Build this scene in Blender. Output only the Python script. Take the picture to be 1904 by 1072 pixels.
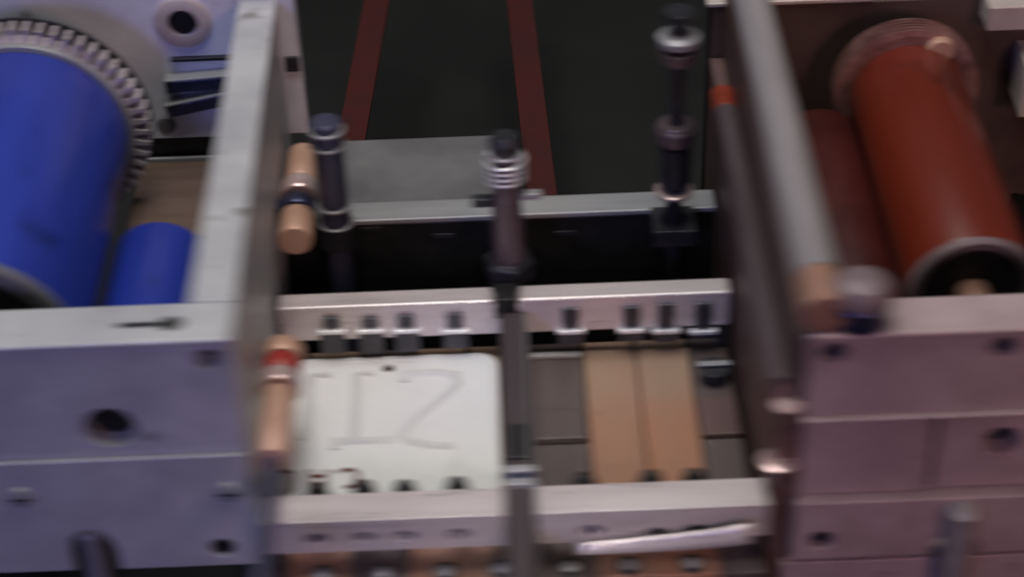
import bpy, bmesh, math, random
from mathutils import Vector, Matrix
random.seed(7)
for o in list(bpy.data.objects): bpy.data.objects.remove(o, do_unlink=True)
S = bpy.context.scene
COL = S.collection
R = math.radians

# ------------------------------------------------------------------ camera
TH, ROLL, F, D = R(39), R(2.2), 3600.0, 1.13
fwd = Vector((0, math.cos(TH), -math.sin(TH))); up0 = Vector((0, math.sin(TH), math.cos(TH))); r0 = Vector((1, 0, 0))
cr = math.cos(ROLL)*r0 - math.sin(ROLL)*up0
cu = math.sin(ROLL)*r0 + math.cos(ROLL)*up0
CAM = -D*fwd
cam = bpy.data.cameras.new('camera'); co = bpy.data.objects.new('camera', cam); COL.objects.link(co)
m = Matrix.Identity(4)
for i in range(3):
    m[i][0] = cr[i]; m[i][1] = cu[i]; m[i][2] = -fwd[i]; m[i][3] = CAM[i]
co.matrix_world = m
cam.sensor_width = 36; cam.lens = F/1904*36; cam.clip_start = .01; cam.clip_end = 50
cam.dof.use_dof = True; cam.dof.focus_distance = 1.30; cam.dof.aperture_fstop = 13
cam.dof.aperture_ratio = 0.125
S.camera = co

# ------------------------------------------------------------------ world, lamps, exposure
w = bpy.data.worlds.new('World'); S.world = w; w.use_nodes = True
w.node_tree.nodes['Background'].inputs[0].default_value = (.55, .55, .6, 1)
w.node_tree.nodes['Background'].inputs[1].default_value = .08
def lamp(name, loc, aim, size, power, col, spread=180):
    l = bpy.data.lights.new(name, 'AREA'); l.shape = 'RECTANGLE'; l.size, l.size_y = size; l.energy = power; l.color = col; l.spread = R(spread)
    o = bpy.data.objects.new(name, l); COL.objects.link(o); o.location = loc
    o.rotation_euler = (Vector(aim)-Vector(loc)).to_track_quat('-Z', 'Y').to_euler()
lamp('overhead_lamp', (-.05, -.08, 1.5), (0, -.08, 0), (.9, .50), 15.5, (1, .98, .95))
lamp('cool_lamp', (-.75, -1.7, .75), (-.22, -.12, .05), (.4, .4), .48, (.33, .36, 1), 44)
lamp('warm_lamp', (.75, -1.7, .75), (.26, -.12, .05), (.4, .4), .44, (1, .54, .50), 44)
lamp('front_fill', (0, -1.25, .80), (0, -.19, .01), (.10, .08), .030, (1, .97, .95), 13)  # fill added to brighten the clamp bar fronts and key ends
S.view_settings.view_transform = 'Standard'; S.view_settings.look = 'None'; S.view_settings.exposure = 0; S.view_settings.gamma = 1

# a pixel of the photograph -> the point where its ray meets a horizontal (atz) or a vertical (aty) plane
def ray(px, py): return fwd + (px-952)/F*cr - (py-536)/F*cu
def atz(px, py, z): d = ray(px, py); return CAM + (z-CAM.z)/d.z*d
def aty(px, py, y): d = ray(px, py); return CAM + (y-CAM.y)/d.y*d

# ------------------------------------------------------------------ materials
def mat(name, col, rough=.5, metal=0., col2=None, scale=40, stretch=(1, 1, 1), bump=.15, bscale=300, spots=None, coat=0., rvar=.15):
    M = bpy.data.materials.new(name); M.use_nodes = True; n = M.node_tree.nodes; l = M.node_tree.links
    b = n['Principled BSDF']; b.inputs['Metallic'].default_value = metal; b.inputs['Coat Weight'].default_value = coat
    tc = n.new('ShaderNodeTexCoord'); oi = n.new('ShaderNodeObjectInfo'); mp = n.new('ShaderNodeMapping'); mp.inputs['Scale'].default_value = stretch
    ad = n.new('ShaderNodeVectorMath'); ad.operation = 'MULTIPLY_ADD'
    l.new(oi.outputs['Random'], ad.inputs[0]); ad.inputs[1].default_value = (3, 5, 7); l.new(tc.outputs['Object'], ad.inputs[2])
    l.new(ad.outputs[0], mp.inputs['Vector'])
    nz = n.new('ShaderNodeTexNoise'); nz.inputs['Scale'].default_value = scale; nz.inputs['Detail'].default_value = 6; nz.inputs['Roughness'].default_value = .62
    l.new(mp.outputs[0], nz.inputs['Vector'])
    rp = n.new('ShaderNodeValToRGB'); c2 = col2 or tuple(c*.72 for c in col)
    rp.color_ramp.elements[0].position = .36; rp.color_ramp.elements[1].position = .64
    rp.color_ramp.elements[0].color = (*c2, 1); rp.color_ramp.elements[1].color = (*col, 1)
    l.new(nz.outputs['Fac'], rp.inputs['Fac']); out = rp.outputs['Color']
    if spots:
        n2 = n.new('ShaderNodeTexNoise'); n2.inputs['Scale'].default_value = spots[1]; n2.inputs['Detail'].default_value = 8
        l.new(ad.outputs[0], n2.inputs['Vector'])
        r2 = n.new('ShaderNodeValToRGB'); r2.color_ramp.elements[0].position = spots[2]; r2.color_ramp.elements[1].position = spots[2]+.09
        l.new(n2.outputs['Fac'], r2.inputs['Fac'])
        mx = n.new('ShaderNodeMix'); mx.data_type = 'RGBA'; l.new(r2.outputs['Color'], mx.inputs['Factor'])
        l.new(out, mx.inputs['A']); mx.inputs['B'].default_value = (*spots[0], 1); out = mx.outputs['Result']
    l.new(out, b.inputs['Base Color'])
    mr = n.new('ShaderNodeMapRange'); mr.inputs['To Min'].default_value = max(.05, rough-rvar); mr.inputs['To Max'].default_value = min(1, rough+rvar)
    l.new(nz.outputs['Fac'], mr.inputs['Value']); l.new(mr.outputs[0], b.inputs['Roughness'])
    if bump:
        n3 = n.new('ShaderNodeTexNoise'); n3.inputs['Scale'].default_value = bscale; n3.inputs['Detail'].default_value = 4
        l.new(mp.outputs[0], n3.inputs['Vector'])
        bp = n.new('ShaderNodeBump'); bp.inputs['Strength'].default_value = bump; bp.inputs['Distance'].default_value = .0006
        l.new(n3.outputs['Fac'], bp.inputs['Height']); l.new(bp.outputs[0], b.inputs['Normal'])
    return M
X_GRAIN, Y_GRAIN, Z_GRAIN = (.12, 1, 1), (1, .12, 1), (1, 1, .12)
MT = dict(
    grey=mat('grey_enamel', (.47, .47, .47), .40, 0, (.36, .36, .37), 26, spots=((.22, .21, .20), 45, .64)),
    mauve=mat('pink_lit_enamel', (.42, .33, .33), .38, 0, (.31, .235, .235), 26, spots=((.23, .16, .16), 45, .64)),  # pink cast of the light put into the enamel colour
    plum=mat('plum_steel', (.135, .082, .076), .5, .15, (.09, .052, .048), 40, Y_GRAIN),
    plumrod=mat('plum_rod', (.17, .13, .14), .36, .5, (.11, .08, .085), 40, Y_GRAIN),
    bar=mat('brushed_aluminium', (.68, .61, .60), .30, .35, (.56, .49, .48), 60, X_GRAIN, .25, 260),
    rod=mat('brushed_rod', (.36, .33, .335), .42, .25, (.28, .255, .26), 60, Y_GRAIN),
    steel=mat('bright_steel', (.62, .62, .64), .25, 1, (.45, .45, .48), 90),
    rose2=mat('inked_flange', (.36, .20, .18), .38, .4, (.20, .09, .08), 60),
    dome=mat('mauve_dome', (.20, .15, .16), .5, .1, (.15, .11, .12), 60),
    greyblue=mat('grey_blue_steel', (.07, .07, .115), .38, .3, (.05, .05, .085), 60),
    dullcopper=mat('dull_copper', (.34, .19, .135), .5, .2, (.26, .14, .10), 50),
    lettershade=mat('letter_shade_white', (.61, .605, .59), .55, 0, (.55, .545, .53), 30),  # greyer white standing in for the shading of the raised letters
    finger=mat('grey_finger_steel', (.075, .073, .085), .42, .4, (.045, .044, .05), 80),
    darkplum=mat('dark_plum_steel', (.048, .035, .038), .5, .15, (.034, .024, .026), 40, Y_GRAIN),
    chrome=mat('chrome_wire', (.88, .88, .88), .28, .4, (.8, .8, .8), 90, bump=0),
    dsteel=mat('dark_steel', (.045, .044, .052), .40, .5, (.03, .03, .035), 60),
    navy=mat('blued_steel', (.05, .055, .11), .34, .6, (.03, .035, .07), 60),
    black=mat('black_oxide', (.012, .012, .012), .5, .2, (.007, .007, .007), 60),
    copper=mat('stained_copper', (.42, .195, .115), .46, .3, (.36, .215, .15), 22, Y_GRAIN, .3, 200, spots=((.24, .14, .09), 35, .62)),
    sleeve=mat('copper_sleeve', (.56, .34, .25), .45, .2, (.46, .27, .19), 50),
    rose=mat('rose_flange', (.72, .55, .52), .3, .6, (.6, .42, .4), 50),
    key=mat('grey_key', (.135, .105, .102), .45, .25, (.085, .064, .06), 30, Y_GRAIN),
    blue=mat('blue_inked_rubber', (.020, .042, .34), .34, 0, (.012, .024, .20), 14, (1, .12, 1), .1, 200, coat=.25, rvar=.2, spots=((.009, .018, .14), 24, .64)),
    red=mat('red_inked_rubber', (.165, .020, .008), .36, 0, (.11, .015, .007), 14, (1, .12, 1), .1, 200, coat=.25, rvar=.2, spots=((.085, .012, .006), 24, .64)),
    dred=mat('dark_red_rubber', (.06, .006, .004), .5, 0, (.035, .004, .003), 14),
    belt=mat('dark_red_belt', (.060, .0025, .002), .85, 0, (.042, .002, .0018), 40),
    ring=mat('red_ring', (.34, .03, .025), .4),
    orange=mat('orange_red_cap', (.24, .035, .016), .45),
    white=mat('white_plastic', (.72, .715, .695), .5, 0, (.66, .655, .64), 18, bump=.12, bscale=160, spots=((.58, .575, .56), 45, .68), rvar=.08),
    letter=mat('dark_red_print', (.11, .018, .018), .6),
    sheet=mat('grey_sheet', (.17, .167, .173), .55, .1, (.115, .112, .118), 20),
    rail=mat('grey_rail', (.36, .36, .36), .45, .3, (.28, .28, .29), 60, X_GRAIN),
    wood=mat('brown_board', (.15, .095, .068), .6, 0, (.085, .052, .04), 30, (.1, 1, 1), .3, 120),
    pale=mat('pale_plate', (.78, .78, .83), .42, .05, (.64, .64, .70), 22, spots=((.25, .25, .29), 40, .66)),
    brown=mat('brown_plate', (.105, .066, .056), .5, .15, (.07, .042, .036), 22),
    floor=mat('dark_floor', (.011, .0112, .010), .75, 0, (.007, .007, .0065), 12),
    cream=mat('cream_metal', (.62, .54, .50), .45, .2, (.52, .44, .40), 40),
)

# greyer tone on the far part of the copper keys, with a ragged border of its own
n = MT['copper'].node_tree.nodes; l = MT['copper'].node_tree.links; b = n['Principled BSDF']
src = b.inputs['Base Color'].links[0].from_socket
tc = n.new('ShaderNodeTexCoord'); sp = n.new('ShaderNodeSeparateXYZ'); l.new(tc.outputs['Object'], sp.inputs[0])
nz = n.new('ShaderNodeTexNoise'); nz.inputs['Scale'].default_value = 28; nz.inputs['Detail'].default_value = 7; l.new(tc.outputs['Object'], nz.inputs['Vector'])
ma = n.new('ShaderNodeMath'); ma.operation = 'MULTIPLY_ADD'; l.new(nz.outputs['Fac'], ma.inputs[0]); ma.inputs[1].default_value = .11; l.new(sp.outputs['Y'], ma.inputs[2])
mr = n.new('ShaderNodeMapRange'); mr.inputs['From Min'].default_value = -.065; mr.inputs['From Max'].default_value = -.012; l.new(ma.outputs[0], mr.inputs['Value'])
mx = n.new('ShaderNodeMix'); mx.data_type = 'RGBA'; l.new(mr.outputs[0], mx.inputs['Factor']); l.new(src, mx.inputs['A']); mx.inputs['B'].default_value = (.36, .245, .17, 1)
l.new(mx.outputs['Result'], b.inputs['Base Color'])
# ------------------------------------------------------------------ geometry helpers
class MB:
    def __init__(s): s.v = []; s.f = []
    def add(s, vs, fs):
        k = len(s.v); s.v += [tuple(p) for p in vs]; s.f += [tuple(i+k for i in f) for f in fs]; return s
    def box(s, x0, x1, y0, y1, z0, z1, M=None):
        vs = [Vector((x, y, z)) for x in (x0, x1) for y in (y0, y1) for z in (z0, z1)]
        if M: vs = [M @ p for p in vs]
        return s.add(vs, [(0, 1, 3, 2), (4, 6, 7, 5), (0, 4, 5, 1), (2, 3, 7, 6), (0, 2, 6, 4), (1, 5, 7, 3)])
    def lathe(s, o, d, prof, n=32, caps=True, ph=0.):
        # prof: (distance along d, radius)
        o = Vector(o); d = Vector(d).normalized(); a = d.orthogonal().normalized()
        if abs(d.z) < .9: a = (Vector((0, 0, 1))-d*d.z).normalized()
        b = d.cross(a); vs = []; fs = []
        for t, r in prof:
            for i in range(n):
                an = 2*math.pi*i/n+ph; vs.append(o+d*t+(a*math.cos(an)+b*math.sin(an))*r)
        for j in range(len(prof)-1):
            for i in range(n): k = (i+1) % n; fs.append((j*n+i, j*n+k, (j+1)*n+k, (j+1)*n+i))
        if caps: fs.append(tuple(range(n-1, -1, -1))); fs.append(tuple((len(prof)-1)*n+i for i in range(n)))
        return s.add(vs, fs)
    def helix(s, o, R_, r, pitch, turns, n=28, k=8):
        o = Vector(o); vs = []; fs = []; N = int(n*turns)
        for i in range(N+1):
            a = 2*math.pi*i/n; c = Vector((math.cos(a), math.sin(a), 0)); p = o+c*R_+Vector((0, 0, pitch*i/n))
            for j in range(k):
                b = 2*math.pi*j/k; vs.append(p+c*r*math.cos(b)+Vector((0, 0, r*math.sin(b))))
        for i in range(N):
            for j in range(k): q = (j+1) % k; fs.append((i*k+j, i*k+q, (i+1)*k+q, (i+1)*k+j))
        return s.add(vs, fs)
    def ribbon(s, pts, wd, h, z):
        P = [Vector((p[0], p[1])) for p in pts]; L = []; Q = []
        for i, p in enumerate(P):
            d = (P[min(i+1, len(P)-1)]-P[max(i-1, 0)]).normalized(); nn = Vector((-d.y, d.x))
            k = 1.
            if 0 < i < len(P)-1:
                d1 = (P[i+1]-p).normalized(); k = min(1.6, 1/max(.4, abs(d.dot(d1))))
            L.append(p+nn*wd/2*k); Q.append(p-nn*wd/2*k)
        vs = []
        for a, b in zip(L, Q):
            vs += [(a.x, a.y, z), (b.x, b.y, z), (b.x*.72+a.x*.28, b.y*.72+a.y*.28, z+h), (a.x*.72+b.x*.28, a.y*.72+b.y*.28, z+h)]
        fs = []
        for i in range(len(P)-1):
            a = 4*i; b = a+4
            for j in range(4): q = (j+1) % 4; fs.append((a+j, b+j, b+q, a+q))
        fs += [(0, 1, 2, 3), tuple(4*(len(P)-1)+j for j in (3, 2, 1, 0))]
        return s.add(vs, fs)
    def build(s, name, mt, parent=None, bevel=0., seg=2, smooth=True):
        me = bpy.data.meshes.new(name); me.from_pydata(s.v, [], s.f)
        bm = bmesh.new(); bm.from_mesh(me); bmesh.ops.recalc_face_normals(bm, faces=bm.faces); bm.to_mesh(me); bm.free()
        return finish(name, me, mt, parent, bevel, seg, smooth)
def finish(name, me, mt, parent, bevel=0., seg=2, smooth=True):
    me.materials.append(MT[mt])
    if smooth:
        me.polygons.foreach_set('use_smooth', [True]*len(me.polygons)); me.set_sharp_from_angle(angle=R(32))
    o = bpy.data.objects.new(name, me); COL.objects.link(o)
    if bevel:
        b = o.modifiers.new('bevel', 'BEVEL'); b.width = bevel; b.segments = seg; b.limit_method = 'ANGLE'; b.angle_limit = R(40); b.harden_normals = True
    if parent: put(o, parent)
    return o
def put(o, parent):
    o.parent = parent; o.matrix_parent_inverse = Matrix.Translation(parent.location).inverted()
def thing(name, label, cat, loc, group=None):
    o = bpy.data.objects.new(name, None); COL.objects.link(o); o.location = loc; o.empty_display_size = .02
    return tag(o, label, cat, group)
def tag(o, label, cat, group=None):
    o['label'] = label; o['category'] = cat
    if group: o['group'] = group
    return o
def circle(x, z, a, b=None, n=28):
    b = b or a; return [(x+a*math.cos(2*math.pi*i/n), z+b*math.sin(2*math.pi*i/n)) for i in range(n)]
def plate(name, outline, holes, y0, y1, mt, parent=None, bevel=0., seg=2, horizontal=False):
    # flat outline with real holes, extruded from y0 to y1 (or in z when horizontal)
    bm = bmesh.new(); es = []
    for lp in [outline]+holes:
        vs = [bm.verts.new((p[0], p[1], y0) if horizontal else (p[0], y0, p[1])) for p in lp]
        es += [bm.edges.new((vs[i], vs[(i+1) % len(vs)])) for i in range(len(vs))]
    res = bmesh.ops.triangle_fill(bm, edges=es, use_beauty=True)
    fs = [g for g in res['geom'] if isinstance(g, bmesh.types.BMFace)]
    ex = bmesh.ops.extrude_face_region(bm, geom=fs)
    off = Vector((0, 0, y1-y0)) if horizontal else Vector((0, y1-y0, 0))
    bmesh.ops.translate(bm, vec=off, verts=[g for g in ex['geom'] if isinstance(g, bmesh.types.BMVert)])
    bmesh.ops.recalc_face_normals(bm, faces=bm.faces)
    bmesh.ops.dissolve_limit(bm, angle_limit=R(1), verts=bm.verts, edges=bm.edges)
    me = bpy.data.meshes.new(name); bm.to_mesh(me); bm.free()
    return finish(name, me, mt, parent, bevel, seg)
def rect(x0, x1, z0, z1): return [(x0, z0), (x1, z0), (x1, z1), (x0, z1)]
def hole_plug(parent, x, y, z, r, mt='dsteel', name='dark_hole_plug'):
    # dark plug added to blacken a hole, its hexagon facing -y
    o = MB().lathe((x, y, z), (0, 1, 0), [(.0, r*.93), (.010, r*.93)], 28).build(name, mt, parent, .0006)
    MB().lathe((x, y-.0006, z), (0, 1, 0), [(0, r*.45), (.0003, r*.45)], 6).build('plug_hexagon', 'black', o)
    return o

# ------------------------------------------------------------------ setting
fl = MB().box(-2.5, 2.5, -1.2, 3.5, -.24, -.20).build('floor', 'floor'); fl['kind'] = 'structure'

# ------------------------------------------------------------------ bed of long keys
KE = -.2275
bed = thing('key_bed', 'press bed of long copper and grey key strips between the clamp bars', 'press bed', (0, -.13, -.20))
MB().box(-.127, .1195, -.236, -.0470, -.060, -.0125).build('base_plate', 'black', bed, .001)
MB().box(-.127, .1195, -.0465, .0120, -.090, -.0600).build('trough_floor', 'black', bed, .001)
for x in (-.1, .1):
    for y in (-.22, -.06): MB().box(x-.01, x+.01, y-.01, y+.01, -.20, -.060).build('leg', 'black', bed, .001)
edges = [-.1260, -.1165, -.0865, -.0562, -.0262, -.0078, .0076, .0380, .0675, .0972, .1190]
kinds = ['key', 'copper', 'key', 'copper', 'copper', None, 'key', 'copper', 'copper', 'key']
scr = {1: (600, 1066), 2: (712, 1063), 3: (828, 1059), 4: (930, 1056), 6: (1060, 1053), 7: (1170, 1049), 8: (1287, 1047)}
for i, kd in enumerate(kinds):
    if not kd: continue
    a, b = edges[i]+.00045, edges[i+1]-.00045
    e = KE-(.012 if i < 5 else 0)+random.uniform(-.001, .001)
    dz = random.uniform(-.0006, .0004)
    k = MB().box(a, b, e, -.0578+random.uniform(-.001, .001), -.012, dz).build('copper_key' if kd == 'copper' else 'grey_key', kd, bed, .0009)
    MB().box(a+.0006, b-.0006, -.0572, -.0471, -.0122, -.0030).build('key_tail', kd, k, .0006)
    if i in scr:
        p = atz(*scr[i], .001)
        MB().lathe((p.x, p.y, dz+.0001), (0, 0, 1), [(0, .0062), (.0012, .0062), (.0014, .0056), (.0014, .0040)], 28, False).build('washer', 'dsteel', k)
        MB().lathe((p.x, p.y, dz+.0002), (0, 0, 1), [(0, .0038), (.0015, .0038), (.0024, .0026), (.0027, .0008)], 24).build('screw_head', 'rail', k)
    if i == 6:
        p, q = atz(1035, 765, .003), atz(1035, 818, .003)
        MB().box(a+.0003, b-.0003, q.y, p.y, dz+.0002, .0045).build('stop_block', 'key', k, .0008)
        q = atz(1035, 655, .002)
        MB().box(a+.0003, b-.0003, q.y-.0035, q.y, dz+.0002, .003).build('stop_rim', 'rail', k, .0006)
    if i == 9:
        p = atz(1350, 808, .002)
        MB().box(a+.0003, b-.0003, p.y, p.y+.030, dz+.0002, .003).build('stop_block', 'plum', k, .0008)
        p = atz(1328, 672, .012)
        MB().lathe((p.x, p.y, dz), (0, 0, 1), [(0, .006), (.005, .006), (.006, .0085), (.0090, .0085)], 28).build('flanged_nut', 'dsteel', k, .0004)
        MB().box(p.x-.0090, p.x+.0090, p.y-.001, p.y+.003, .0092, .0105).build('nut_wing', 'rail', k, .0005)

# ------------------------------------------------------------------ clamp bars
YB0, YB1 = -.0597, -.0465
bb = thing('rear_clamp_bar', 'long brushed metal clamp bar with eight dark fingers behind the white plate', 'clamp bar', (0, -.053, -.0122))
plate('bar_body', [(-.1285, .0160), (.1195, .0160), (.1195, .0400), (.0040, .0400), (.0040, .0365), (-.0110, .0365), (-.0110, .0400), (-.1285, .0400)], [], YB0, YB1, 'bar', bb, .0015, 3)
MB().box(-.0100, .0030, YB0-.0022, YB1-.0005, .0288, .0425).build('stop_block', 'black', bb, .0008)
for x in (-.1245, .1165):
    MB().box(x-.0025, x+.0025, YB0+.002, YB1-.001, -.0122, .0159).build('foot', 'dsteel', bb, .0006)
for px in (615, 690, 757, 846, 1060, 1172, 1240, 1307):
    c = aty(px, 605, YB0); x = c.x+random.uniform(-.0008, .0008); z = c.z+random.uniform(-.0007, .0007); tp = random.uniform(.0325, .0352)
    f = MB().box(x-.0068, x+.0068, YB0-.0030, YB0-.0002, random.uniform(.0075, .0095), z-.0030).box(x-.0046, x+.0046, YB0-.0024, YB0-.0002, z+.0004, tp).build('clamp_finger', 'finger', bb, .0009)
    MB().box(x-.0076, x+.0076, YB0-.0042, YB0-.0002, z-.0028, z-.0002).build('lip', 'chrome', f, .0005)
FY0, FY1 = -.2220, -.2034
def front_bar(x0, x1, hol, knobs, lab):
    t = thing('front_clamp_bar', lab, 'clamp bar', ((x0+x1)/2, -.213, .0189), 'two front clamp bars either side of the centre rail')
    hs = [aty(px, py, FY0) for px, py in hol]
    plate('bar_body', rect(x0, x1, .0189, .0400), [circle(h.x, h.z, .0058, .0036, 20) for h in hs], FY0, FY1, 'bar', t, .0017, 3)
    for h in hs: MB().lathe((h.x, FY0+.004, h.z), (0, 1, 0), [(0, .0033), (.010, .0033)], 6).build('sunk_screw', 'navy', t)
    for px in knobs:
        p = aty(px, 905, -.1960); g = random.uniform(-.001, .001)
        k = MB().lathe((p.x, -.1960, .0006), (0, 0, 1), [(0, .0045), (.027, .0045), (.027, .0062), (.032+g, .0062), (.0360+g, .0050), (.0385+g, .0026), (.0390+g, .0006)], 24).build('black_knob', 'black', t)
        MB().lathe((p.x, -.1960, .0265), (0, 0, 1), [(0, .0070), (.0012, .0070)], 24).build('washer', 'dsteel', k)
    for x in (x0+.004, x1-.004): MB().box(x-.002, x+.002, FY0+.004, FY1-.003, .0012, .0188).build('foot', 'dsteel', t, .0004)
    return t
front_bar(-.1275, -.0082, ((588, 1001), (676, 998), (752, 996), (852, 992)), (590, 676, 752, 850), 'front clamp bar with four knobs across the lower edge of the white plate')
t = front_bar(.0080, .1195, ((1100, 985), (1220, 990), (1293, 984)), (1088, 1210, 1290), 'front clamp bar with three knobs across the copper key strips')
# pale curved strip in front of the bar
p0, p1 = aty(1075, 1002, FY0-.001), aty(1392, 965, FY0-.001)
mb = MB(); N = 14; vs = []
for i in range(N+1):
    u = i/N; x = p0.x+(p1.x-p0.x)*u; z = p0.z-.003+(p1.z-p0.z+.003)*(u**1.7); hh = .0022+.0026*u; dy = -.0008-.006*math.sin(math.pi*u*.5)*u
    for dz, oy in ((-hh, -.002), (-hh*.3, 0), (hh*.4, .0006), (hh, .0022)): vs.append((x, FY0-.0012+dy+oy-.0022, z+dz))
for k in (0, 1): pass
fs = [(i*4+j, (i+1)*4+j, (i+1)*4+j+1, i*4+j+1) for i in range(N) for j in range(3)]
st = mb.add(vs, fs).build('curved_strip', 'bar', t); sm = st.modifiers.new('thickness', 'SOLIDIFY'); sm.thickness = .0008
st['label'] = 'pale curved strip in front of the bar'

# ------------------------------------------------------------------ centre rail
rl = thing('centre_rail', 'dark plum centre rail running between white plate and copper keys', 'rail', (0, -.15, -.20))
MB().box(-.0072, .0072, -.300, -.0605, -.0120, .0330).build('rail_body', 'darkplum', rl, .0012)
p = atz(960, 790, .034); q = atz(960, 852, .034)
MB().box(-.0050, .0050, q.y, p.y, .0330, .0352).build('black_slide', 'black', rl, .0008)
for a in (868, 893):
    p = atz(962, a, .036); MB().box(-.0080, .0080, p.y-.0028, p.y+.0020, .0200, .0362).build('collar', 'rail', rl, .0007)
MB().box(-.0064, .0064, atz(962, 888, .034).y, atz(962, 874, .034).y, .0331, .0345).build('gap_plate', 'navy', rl, .0005)
MB().box(.0060, .0066, -.200, -.0640, .0330, .0338).build('wear_strip', 'rail', rl)
MB().box(-.006, .006, -.296, -.28, -.20, -.0121).build('leg', 'black', rl)

# ------------------------------------------------------------------ white plate with raised mirrored letters
wp = thing('white_plate', 'white plastic plate with raised mirrored letters and a small hole', 'plate', (-.066, -.13, .0012))
ZP = .0042
hp = atz(722, 683, ZP); tl = atz(546, 660, ZP); tr = atz(920, 655, ZP)
x0, x1, yt, yb = -.1262, -.0094, tr.y+.0008, -.2020
rr = .0115
out = [(x0, yb), (x1, yb)]+[(x1-rr+rr*math.cos(a*math.pi/16), yt-rr+rr*math.sin(a*math.pi/16)) for a in range(9)]+[(x0+rr*math.cos(math.pi/2+a*math.pi/16)+rr, yt-rr+rr*math.sin(math.pi/2+a*math.pi/16)) for a in range(9)]
pb = plate('plate_body', out, [circle(hp.x, hp.y, .0033, n=24)], .0013, ZP, 'white', wp, .0016, 3, True)
# rolled rim along the right and far sides
rim = [(x1-.0032, yb+.001), (x1-.0032, yt-rr-.001)]+[(x1-rr+(rr-.0032)*math.cos(a*math.pi/16), yt-rr+(rr-.0032)*math.sin(a*math.pi/16)) for a in range(1, 8)]+[(x1-rr-.001, yt-.0032), (x0+.008, yt-.0032)]
MB().ribbon(rim, .0032, .0006, ZP-.0001).build('rim', 'white', wp)
def strokes(name, lines, wd, h, mt):
    for L in lines:
        MB().ribbon([(atz(px, py, ZP).x, atz(px, py, ZP).y) for px, py in L], wd, h, ZP-.0001).build(name, mt, wp)
strokes('raised_letter', [
    [(753, 711), (755, 694), (812, 691), (846, 696), (850, 712), (836, 728), (800, 756), (764, 783), (748, 806), (760, 820), (800, 827), (846, 829)],
    [(695, 694), (664, 696), (662, 760), (660, 819), (736, 817)], [(657, 819), (622, 821), (623, 836)],
    [(616, 697), (580, 699), (576, 752), (570, 800), (560, 818)]], .0058, .0017, 'lettershade')
strokes('printed_letter', [
    [(522, 877), (534, 874), (545, 878), (547, 890), (545, 906), (536, 916)],
    [(574, 872), (577, 884), (576, 900), (574, 924)], [(608, 872), (604, 884), (605, 900), (606, 924)], [(578.5, 885), (602.5, 884)],
    [(629, 879), (638, 873), (650, 871), (661, 876), (665, 884), (663, 894), (656, 902), (640, 906)]], .0034, .0003, 'letter')

# ------------------------------------------------------------------ rear rail, sheet, belts
rr_ = thing('rear_rail', 'grey topped black rear rail standing behind the clamp bar', 'rail', (0, .027, -.20))
MB().box(-.150, .1195, .0180, .0345, -.20, .0368).build('rail_body', 'black', rr_, .001)
MB().box(-.150, .1195, .0172, .0352, .0370, .0405).build('rail_cap', 'rail', rr_, .0009)
for px, py in ((825, 437), (1050, 432), (690, 425)):
    c = aty(px, py, .018); MB().box(c.x-.006, c.x+.006, .0172, .0178, c.z-.0016, c.z+.0014).build('slot_plate', 'dsteel', rr_, .0003)
a, b = atz(640, 262, .025), atz(925, 247, .025)
gs = MB().box(-.108, b.x+.012, .0356, a.y, .0235, .0250)
gs = gs.build('grey_sheet', 'sheet', None, .0004); tag(gs, 'plain grey sheet lying behind the grey topped rear rail', 'sheet')
for tp, bt, lab in (((700, 0), (645, 300), 'dark red belt running back beside the blue inking unit'), ((966, 0), (1010, 375), 'dark red belt running back past the threaded spring screw')):
    zb = -.02
    p, q = atz(*tp, zb), atz(*bt, zb); d = (p-q)*.6; wd = .0095
    vs = []
    for c in (q-(p-q)*.12, p+d):
        for sx, sz in ((-wd, 0), (wd, 0), (wd, .004), (-wd, .004)): vs.append((c.x+sx, c.y, zb-.004+sz))
    bl = MB().add(vs, [(0, 1, 2, 3), (7, 6, 5, 4), (0, 4, 5, 1), (1, 5, 6, 2), (2, 6, 7, 3), (3, 7, 4, 0)]).build('drive_belt', 'belt', None, .0008)
    tag(bl, lab, 'belt', 'two dark red drive belts')

# ------------------------------------------------------------------ upright adjusting screws
def stud(x, y, lab, parts, foot):
    t = thing('adjusting_screw', lab, 'screw', (x, y, foot), 'three upright adjusting screws')
    for nm, mt, prof, n in parts: MB().lathe((x, y, 0), (0, 0, 1), prof, n).build(nm, mt, t, .0005 if n < 10 else .0003)
    return t
t = stud(-.0010, -.0300, 'spring loaded adjusting screw standing at the middle of the rear clamp bar', [
    ('spindle', 'plumrod', [(-.0598, .0065), (.0330, .0065), (.0490, .0092), (.070, .0088), (.0880, .0078), (.0990, .0074), (.1180, .0060)], 28),
    ('flange_nut', 'dsteel', [(.0335, .0125), (.0350, .0145), (.0455, .0145), (.0478, .0115)], 6),
    ('nut_rim', 'rail', [(.0310, .0090), (.0332, .0098)], 28),
    ('nut_top', 'rail', [(.0480, .0090), (.0502, .0090)], 28),
    ('cap', 'dsteel', [(.1190, .0080), (.1200, .0086), (.1255, .0086), (.1290, .0062)], 28),
    ('cap_washer', 'chrome', [(.1170, .0092), (.1185, .0092)], 28)], -.060)
MB().helix((-.001, -.03, .0995), .0100, .00085, .0036, 4.5).build('spring', 'chrome', t)
MB().box(.0070, .0175, -.0345, -.0290, .0885, .0925).build('lever', 'rail', t, .0008)
MB().box(-.0200, -.0088, -.0330, -.0270, .0835, .0890).build('lever', 'dsteel', t, .0008)
def z_of(py, px, y=0.): return aty(px, py, y).z
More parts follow.
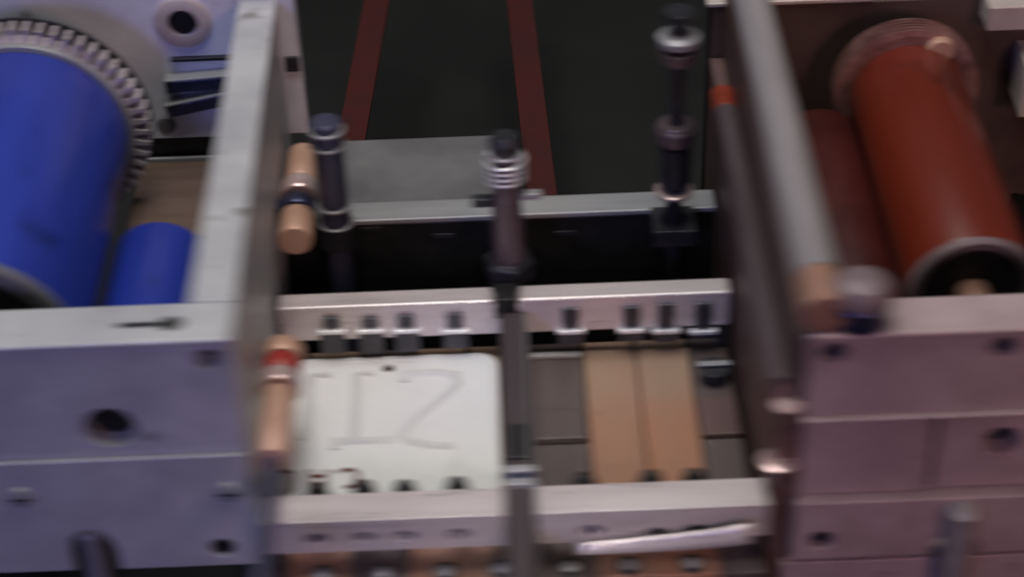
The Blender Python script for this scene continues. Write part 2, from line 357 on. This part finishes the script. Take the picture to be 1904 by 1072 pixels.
stud(-.0985, .004, 'dark blue collared adjusting screw beside the copper sleeves', [
    ('spindle', 'greyblue', [(-.0598, .0070), (.0500, .0070), (.0510, .0085), (.1120, .0085)], 28),
    ('cap', 'greyblue', [(.1120, .0085), (.1185, .0085), (.1200, .0070)], 28)] +
    [('collar', 'rail', [(z_of(py, 610, .004)-.0011, .0093), (z_of(py, 610, .004)-.0005, .0100), (z_of(py, 610, .004)+.0005, .0100), (z_of(py, 610, .004)+.0011, .0093)], 28) for py in (241, 268, 380, 414)] +
    [('band', 'dsteel', [(.035, .0105), (.0505, .0105)], 28)], -.060)
stud(.0935, .003, 'tall adjusting screw with broad shiny nut beside the red unit', [
    ('spindle', 'dsteel', [(-.0598, .0055), (.1500, .0042), (.1800, .0040)], 28),
    ('broad_nut', 'rail', [(.1600, .0085), (.1615, .0108), (.1655, .0112), (.1675, .0085)], 28),
    ('lower_nut', 'plumrod', [(.1500, .0090), (.1580, .0110)], 28),
    ('top_cap', 'dsteel', [(.1770, .0080), (.1810, .0080)], 28),
    ('collar', 'plumrod', [(.0985, .0105), (.1070, .0110), (.1085, .0100)], 28),
    ('collar', 'plumrod', [(.1090, .0098), (.1105, .0090)], 28),
    ('sleeve', 'dsteel', [(.0705, .0090), (.0960, .0090)], 28),
    ('collar', 'rose', [(.0630, .0105), (.0652, .0110), (.0660, .0100)], 28),
    ('foot_block', 'dsteel', [(.0330, .0170), (.0440, .0170)], 4)], -.060)

# ------------------------------------------------------------------ copper sleeved side shaft (depth direction)
XS, ZS = -.1192, .060
sh = thing('side_shaft', 'dark shaft with long copper sleeve and red ring beside the white plate', 'shaft', (XS, -.16, ZS))
def yz(py, px): return atz(px, py, ZS+.004).y
MB().lathe((XS, 0, ZS), (0, 1, 0), [(-.290, .0036), (yz(640, 520), .0036)], 24).build('shaft_core', 'greyblue', sh)
def sleeve(nm, pa, pb, px, r, mt):
    a, b = yz(pb, px), yz(pa, px); r2 = r*.93
    MB().lathe((XS, 0, ZS), (0, 1, 0), [(a, r2), (a+.0012, r), (b-.0012, r), (b, r2)], 32).build(nm, mt, sh)
lower = sh
sh = thing('copper_fitting', 'short copper fitting with rose flange on the wall of the blue unit', 'fitting', (XS, .02, ZS))
MB().lathe((XS, 0, ZS), (0, 1, 0), [(yz(432, 553), .0048), (yz(282, 562), .0048)], 24).build('core_pin', 'navy', sh)
MB().box(-.1311, XS-.004, yz(388, 555), yz(370, 555), ZS-.004, ZS+.004).build('wall_bracket', 'navy', sh)
sleeve('copper_sleeve', 278, 333, 562, .0094, 'sleeve')
sleeve('rose_flange', 338, 362, 560, .0112, 'rose')
sleeve('blue_collar', 370, 388, 555, .0100, 'navy')
sleeve('copper_sleeve', 392, 438, 553, .0096, 'sleeve')
sh = lower
sleeve('copper_sleeve', 636, 662, 522, .0102, 'sleeve')
sleeve('red_ring', 664, 690, 518, .0098, 'ring')
sleeve('rose_flange', 693, 718, 516, .0108, 'rose')
sleeve('copper_sleeve', 722, 845, 510, .0084, 'sleeve')

# ------------------------------------------------------------------ blue inking unit
FY = -.2010
lf = thing('blue_unit_frame', 'grey metal frame of the inking unit holding blue rollers', 'machine frame', (-.2, -.2, -.20))
def pt(px, py, y): c = aty(px, py, y); return c.x, c.z
holes = []; h1 = pt(205, 795, FY); h2 = pt(388, 668, FY)
zl = aty(300, 842, FY).z
holes = [circle(*h1, .0125), circle(*h2, .0062)]
plate('front_plate', rect(-.34, -.1300, zl-.012, .1370), holes, FY, -.1780, 'grey', lf, .0009)
MB().box(-.34, -.1296, FY-.0016, -.1745, .1372, .1408).build('top_ledge', 'grey', lf, .0017, 3)
for h, r in ((h1, .0122), (h2, .0060)): hole_plug(lf, h[0], FY+.009, h[1], r, 'black')
FL = FY-.0035
g1 = pt(415, 1018, FL); s1 = pt(425, 912, FL); s2 = pt(38, 922, FL); aL = pt(118, 1046, FL); aT = pt(165, 985, FL); aR = pt(205, 1046, FL)
zb = aty(350, 1052, FL).z
ax, ar = aT[0], (aR[0]-aL[0])/2
arch = [(ax-ar, zb)]+[(ax+ar*math.cos(math.pi-math.pi*i/14), zb+.010+(aT[1]-zb-.010)*math.sin(math.pi*i/14)) for i in range(15)]+[(ax+ar, zb)]
outl = [(-.34, zb)]+arch+[(-.1306, zb), (-.1306, zl), (-.34, zl)]
plate('lower_plate', outl, [circle(*g1, .0062)], FL, FY-.0002, 'grey', lf, .0009)
hole_plug(lf, g1[0], FY-.001, g1[1], .0060, 'black')
for s in (s1, s2):
    k = MB().lathe((s[0], FL-.0028, s[1]), (0, 1, 0), [(0, .0040), (.0008, .0058), (.0027, .0064)], 26).build('slotted_screw', 'rail', lf)
    MB().box(s[0]-.0050, s[0]+.0050, FL-.0030, FL-.0027, s[1]-.0006, s[1]+.0006).build('screw_slot', 'black', k)
q = pt(172, 1030, FY+.006)
MB().lathe((q[0], FY+.0105, -.199), (0, 0, 1), [(0, .0062), (.199+q[1]+.012, .0062), (.199+q[1]+.0145, .0035)], 24).build('post', 'rail', lf)
# slot in the top ledge: sunk keyhole plate
c = atz(318, 601, .1410); MB().lathe((c.x, c.y, .1405), (0, 0, 1), [(0, .0052), (.0006, .0052), (.0010, .0042)], 24).build('ledge_screw', 'black', lf)
d_ = atz(262, 603, .1410); MB().box(d_.x-.011, c.x-.0056, d_.y-.0018, d_.y+.0018, .1406, .1411).build('ledge_slot', 'dsteel', lf, .0004)
# inner side wall and its top rail
MB().box(-.1495, -.1312, -.1775, .0995, -.030, .1368).build('side_wall', 'grey', lf, .0009)
MB().box(-.1515, -.1298, -.1743, .0997, .1370, .1406).build('side_rail', 'grey', lf, .0011, 3)
# rear bearing plate
PY = .1000
bl_ = aty(330, 258, PY).z; bxr = -.1202
bh = pt(340, 40, PY)
plate('rear_plate', rect(-.34, bxr, bl_, .210), [circle(*bh, .0085)], PY, PY+.012, 'pale', lf, .0012)
k = MB().lathe((bh[0], PY-.0030, bh[1]), (0, 1, 0), [(0, .0090), (.0, .0150), (.0008, .0165), (.0029, .0165)], 36, False).build('bushing', 'cream', lf)
MB().lathe((bh[0], PY-.0002, bh[1]), (0, 1, 0), [(0, .0086), (.006, .0086)], 24).build('bushing_core', 'black', k)
a, b = pt(318, 108, PY), pt(440, 104, PY)
MB().box(a[0], -.1520, PY-.0035, PY-.0002, a[1]-.0012, a[1]+.0012).build('ridge', 'dsteel', lf, .0004)
for u, v, tilt in ((135, 150, .06), (172, 188, .20)):
    a = pt(378, (u+v)/2, PY); L = .022
    M = Matrix.Translation((a[0], 0, a[1])) @ Matrix.Rotation(-tilt, 4, 'Y')
    MB().box(-L, L, PY-.0085, PY-.0002, -.0048, .0030, M).build('guide_bar', 'navy', lf, .0008)
    MB().box(-L, L, PY-.0090, PY-.0002, .0032, .0048, M).build('guide_edge', 'rail', lf, .0005)
a = pt(535, 115, PY); MB().box(-.1290, bxr-.0004, PY-.0022, PY-.0002, a[1]-.006, a[1]+.004).build('ridge', 'dsteel', lf, .0004)
a = pt(310, 232, PY); MB().lathe((a[0], PY-.0012, a[1]), (0, 1, 0), [(0, .0050), (.001, .0060)], 24).build('dimple_screw', 'sheet', lf)
for x in (-.335, -.155):
    MB().box(x, x+.018, PY+.0005, PY+.0115, -.20, bl_-.0002).build('leg', 'black', lf, .001)
MB().box(-.335, -.32, FY+.003, -.181, -.20, zl-.0125).build('leg', 'black', lf, .001)
MB().box(-.1485, -.1345, -.176, -.16, -.20, -.0302).build('leg', 'black', lf, .001)

bw = MB().box(-.2240, -.1500, .0200, .0960, .0190, .0325).build('wooden_board', 'wood', None, .0012); tag(bw, 'brown wooden board lying under the rear plate beside blue rollers', 'board')
MB().box(-.34, -.1500, PY+.0010, PY+.0100, .020, bl_-.0002).build('slot_shade_strip', 'black', lf)  # black strip put in as the shade of the slot under the plate
MB().box(-.2240, -.1500, .0962, .0985, .0190, .0345).build('metal_edging', 'rail', bw, .0006)
for x in (-.215, -.160): MB().box(x-.006, x+.006, .04, .052, -.20, .0188).build('leg', 'black', bw)

def roller(name, lab, x, z, r, ya, yb, mt, gear, group, near):
    t = thing(name, lab, 'roller', (x, ya, z), group)
    MB().lathe((x, 0, z), (0, 1, 0), [(ya, r*.985), (ya+.0012, r), (yb-.0012, r), (yb, r*.985)], 96).build('rubber_cover', mt, t)
    MB().lathe((x, 0, z), (0, 1, 0), [(ya-.014, .0080), (ya-.0002, .0080)], 32).build('journal', near[0], t, .0006)
    if gear:
        rin, rout, nt, gw, ringm, toothm = gear
        MB().lathe((x, 0, z), (0, 1, 0), [(yb+.0002, rin*.90), (yb+.0002, rin-.0008), (yb+.001, rin), (yb+.0035, rin), (yb+.0035, rin*.90)], 96, False).build('flange', ringm, t)
        # toothed wheel
        vs = []; fs = []; loop = []
        for i in range(nt):
            a0 = 2*math.pi*i/nt; st = 2*math.pi/nt
            for da, rd in ((.0, rin*.985), (.18, rin*.99), (.32, rout), (.62, rout), (.76, rin*.99)):
                if da: loop.append((a0+da*st, rd))
        n = len(loop)
        for y in (yb+.0037, yb+.0037+gw):
            for a, rd in loop: vs.append((x+rd*math.cos(a), y, z+rd*math.sin(a)))
        c0 = len(vs); vs += [(x, yb+.0037, z), (x, yb+.0037+gw, z)]
        for i in range(n):
            k = (i+1) % n; fs += [(i, k, n+k, n+i), (c0, k, i), (c0+1, n+i, n+k)]
        MB().add(vs, fs).build('gear', toothm, t, .0003, 1)
        MB().lathe((x, 0, z), (0, 1, 0), [(yb+.0040+gw, rout+.0006), (yb+.0060+gw, rout+.0006)], 72).build('gear_dark_backing', 'black', t)  # black disc added so the gaps between the teeth look dark
    # near end: rim ring, dark face, hub
    MB().lathe((x, 0, z), (0, 1, 0), [(ya-.0004, r*.80), (ya-.0040, r*.84), (ya-.0044, r*.97), (ya-.0030, r*1.01), (ya-.0002, r*1.01)], 72, False).build('end_ring', near[1], t)
    MB().lathe((x, 0, z), (0, 1, 0), [(ya-.0020, r*.80), (ya-.0002, r*.80)], 64).build('end_face', 'black', t)
    return t
roller('ink_roller', 'large glossy blue ink roller with toothed metal gear', -.2720, .0900, .0560, -.140, .0450, 'blue', (.0590, .0675, 54, .010, 'rail', 'bar'), 'blue ink rollers', ('rail', 'sheet'))
roller('ink_roller', 'slim blue ink roller pressed against the large blue roller', -.1945, .0480, .0268, -.150, -.0220, 'blue', None, 'blue ink rollers', ('rail', 'rail'))

# ------------------------------------------------------------------ red inking unit
GY = -.2145
rf = thing('red_unit_frame', 'mauve lit metal frame of the inking unit holding red rollers', 'machine frame', (.2, -.2, -.20))
h1, h2 = pt(1550, 656, GY), pt(1866, 645, GY)
zr = aty(1690, 766, GY).z; zf = aty(1690, 925, GY).z; zg = aty(1690, 1028, GY).z
plate('front_plate', rect(.1345, .34, zr, .1360), [circle(*h1, .0062), circle(*h2, .0062)], GY, -.1930, 'mauve', rf, .0009)
for h in (h1, h2): hole_plug(rf, h[0], GY+.004, h[1], .0060, 'navy')
MB().box(.1335, .34, GY-.0020, -.1905, .1362, .1408).build('top_ledge', 'mauve', rf, .0020, 3)
MB().box(.1340, .34, GY-.0030, -.2000, zr-.0028, zr-.0002).build('ledge_strip', 'mauve', rf, .0013)
xs = aty(1735, 850, GY).x
MB().box(.1352, xs, GY+.0045, -.196, zf+.0002, zr-.0030).build('recessed_panel', 'mauve', rf, .0008)
hx = pt(1868, 835, GY)
plate('recessed_panel', rect(xs+.0030, .34, zf+.0002, zr-.0030), [circle(*hx, .0085)], GY+.0060, -.196, 'mauve', rf, .0008)
MB().lathe((hx[0], GY+.016, hx[1]), (0, 1, 0), [(0, .0083), (.003, .0083)], 24).build('plug', 'dsteel', rf)
h3 = pt(1525, 1000, GY); xr = aty(1778, 985, GY).x
arch = [(xr-.0120, zg)]+[(xr+.0120*math.cos(math.pi-math.pi*i/12), zg+.004+.010*math.sin(math.pi*i/12)) for i in range(13)]+[(xr+.0120, zg)]
plate('lower_flange', [(.1340, zg)]+arch+[(.34, zg), (.34, zf), (.1340, zf)], [circle(*h3, .0060)], GY-.0015, -.2000, 'mauve', rf, .0009)
hole_plug(rf, h3[0], GY+.003, h3[1], .0058, 'navy')
MB().lathe((xr, GY-.0060, -.199), (0, 0, 1), [(0, .0075), (.199+zf-.004, .0075), (.199+zf-.0015, .0048)], 28).build('post', 'rod', rf)
zz = zg-.006
MB().box(.1300, .34, GY+.002, -.1950, zz-.055, zz).build('bottom_rail', 'mauve', rf, .001)
c = atz(1600, 612, .1410)
k = MB().lathe((c.x, c.y+.006, .1410), (0, 0, 1), [(0, .0108), (.0080, .0108), (.0100, .0138), (.0135, .0142), (.0150, .0134)], 36).build('ledge_bolt', 'navy', rf)
MB().lathe((c.x, c.y+.006, .1562), (0, 0, 1), [(0, .0135), (.005, .0130), (.0085, .0108), (.0105, .0066), (.0112, .002)], 36).build('bolt_cap', 'dome', k)
for px, py, hw in ((1465, 748, .0068), (1447, 852, .0090)):
    c = aty(px, py, GY+.006)
    k = MB().lathe((c.x, GY+.006, c.z-.012), (0, 0, 1), [(0, hw*.7), (.0100, hw*.8), (.0103, hw)], 28).build('side_bolt', 'plum', rf)
    MB().lathe((c.x, GY+.006, c.z-.0016), (0, 0, 1), [(0, hw), (.0012, hw), (.0020, hw*.85)], 28).build('bolt_washer', 'rose', k)
    MB().box(c.x+.002, .1350, GY+.002, GY+.010, c.z-.012, c.z-.004).build('bolt_lug', 'plum', k, .0006)
MB().box(.1225, .1342, -.2085, .0990, -.030, .0900).build('side_wall', 'plum', rf, .001)
MB().box(.1304, .1340, -.2080, .0985, .0902, .1360).build('side_wall', 'plum', rf, .0006)
MB().box(.1355, .1460, -.1900, .0990, .1200, .1392).build('side_rail', 'plum', rf, .001)
# rear plate
QY = .1000
tz = aty(1480, 8, QY).z; sl = [pt(1492, 244, QY), pt(1562, 232, QY)]
plate('rear_plate', rect(.1236, .34, -.020, tz), [rect(sl[0][0], sl[1][0], sl[0][1], sl[1][1]+.002)], QY, QY+.010, 'brown', rf, .0009)
MB().box(.1200, .2170, QY-.0012, QY+.0120, tz+.0002, tz+.0030).build('rear_edge', 'cream', rf, .0008)
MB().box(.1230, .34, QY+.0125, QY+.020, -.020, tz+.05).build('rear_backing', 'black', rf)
for x in (.13, .32):
    MB().box(x, x+.014, QY+.0002, QY+.0118, -.20, -.0202).build('leg', 'black', rf, .001)
    MB().box(x+.005, x+.019, GY+.003, -.197, -.20, zz-.0552).build('leg', 'black', rf, .001)
c = aty(1855, 14, QY); MB().box(c.x-.010, c.x+.030, QY-.020, QY-.0004, c.z-.004, c.z+.012).build('bracket', 'cream', rf, .001)
c = aty(1895, 110, QY); MB().box(c.x-.004, c.x+.010, QY-.030, QY-.0004, c.z-.022, c.z+.014).build('bracket', 'cream', rf, .001)

roller('ink_roller', 'long glossy red ink roller with black end face', .2335, .0840, .0330, -.118, .0620, 'red', None, 'red ink rollers', ('dullcopper', 'dome'))
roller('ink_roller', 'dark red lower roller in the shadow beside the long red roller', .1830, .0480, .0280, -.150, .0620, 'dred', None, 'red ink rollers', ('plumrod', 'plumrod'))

rdr = bpy.data.objects['ink_roller.002']
MB().lathe((.2335, 0, .0840), (0, 1, 0), [(.0622, .0300), (.0622, .0385)]+[(.0622+.0030*i+d, rr2) for i in range(5) for d, rr2 in ((.0002, .0385), (.0008, .0420), (.0020, .0420), (.0026, .0385))]+[(.0785, .0300)], 72, False).build('grooved_flange', 'rose2', rdr)
c = aty(1742, 78, .070); MB().lathe((c.x, .0580, c.z), (0, 1, 0), [(0, .0070), (.001, .0080), (.018, .0080)], 28).build('orange_stop', 'sleeve', rdr)
# rods along the red unit
gr = thing('guide_rod', 'thick pale grey guide rod with copper end on the red unit', 'rod', (.140, -.2, .1512))
MB().lathe((.140, 0, .1517), (0, 1, 0), [(-.1895, .0104), (.160, .0104)], 48).build('rod_body', 'rod', gr)
MB().lathe((.140, 0, .1517), (0, 1, 0), [(-.2150, .0096), (-.2140, .0106), (-.1905, .0106), (-.1896, .0100)], 48).build('copper_end', 'dullcopper', gr)
tr_ = thing('guide_rod', 'thin dull mauve rod with orange red cap below the thick rod', 'rod', (.1236, 0, .1000))
MB().lathe((.1236, 0, .1000), (0, 1, 0), [(-.205, .0066), (.0250, .0066)], 32).build('rod_body', 'plumrod', tr_)
MB().lathe((.1236, 0, .1000), (0, 1, 0), [(.0252, .0062), (.0258, .0067), (.0440, .0067), (.0450, .0055)], 32).build('orange_cap', 'orange', tr_)
for y in (-.17, .0): MB().box(.1205, .1268, y-.004, y+.004, .0902, .0960).build('bracket', 'plum', tr_, .0005)
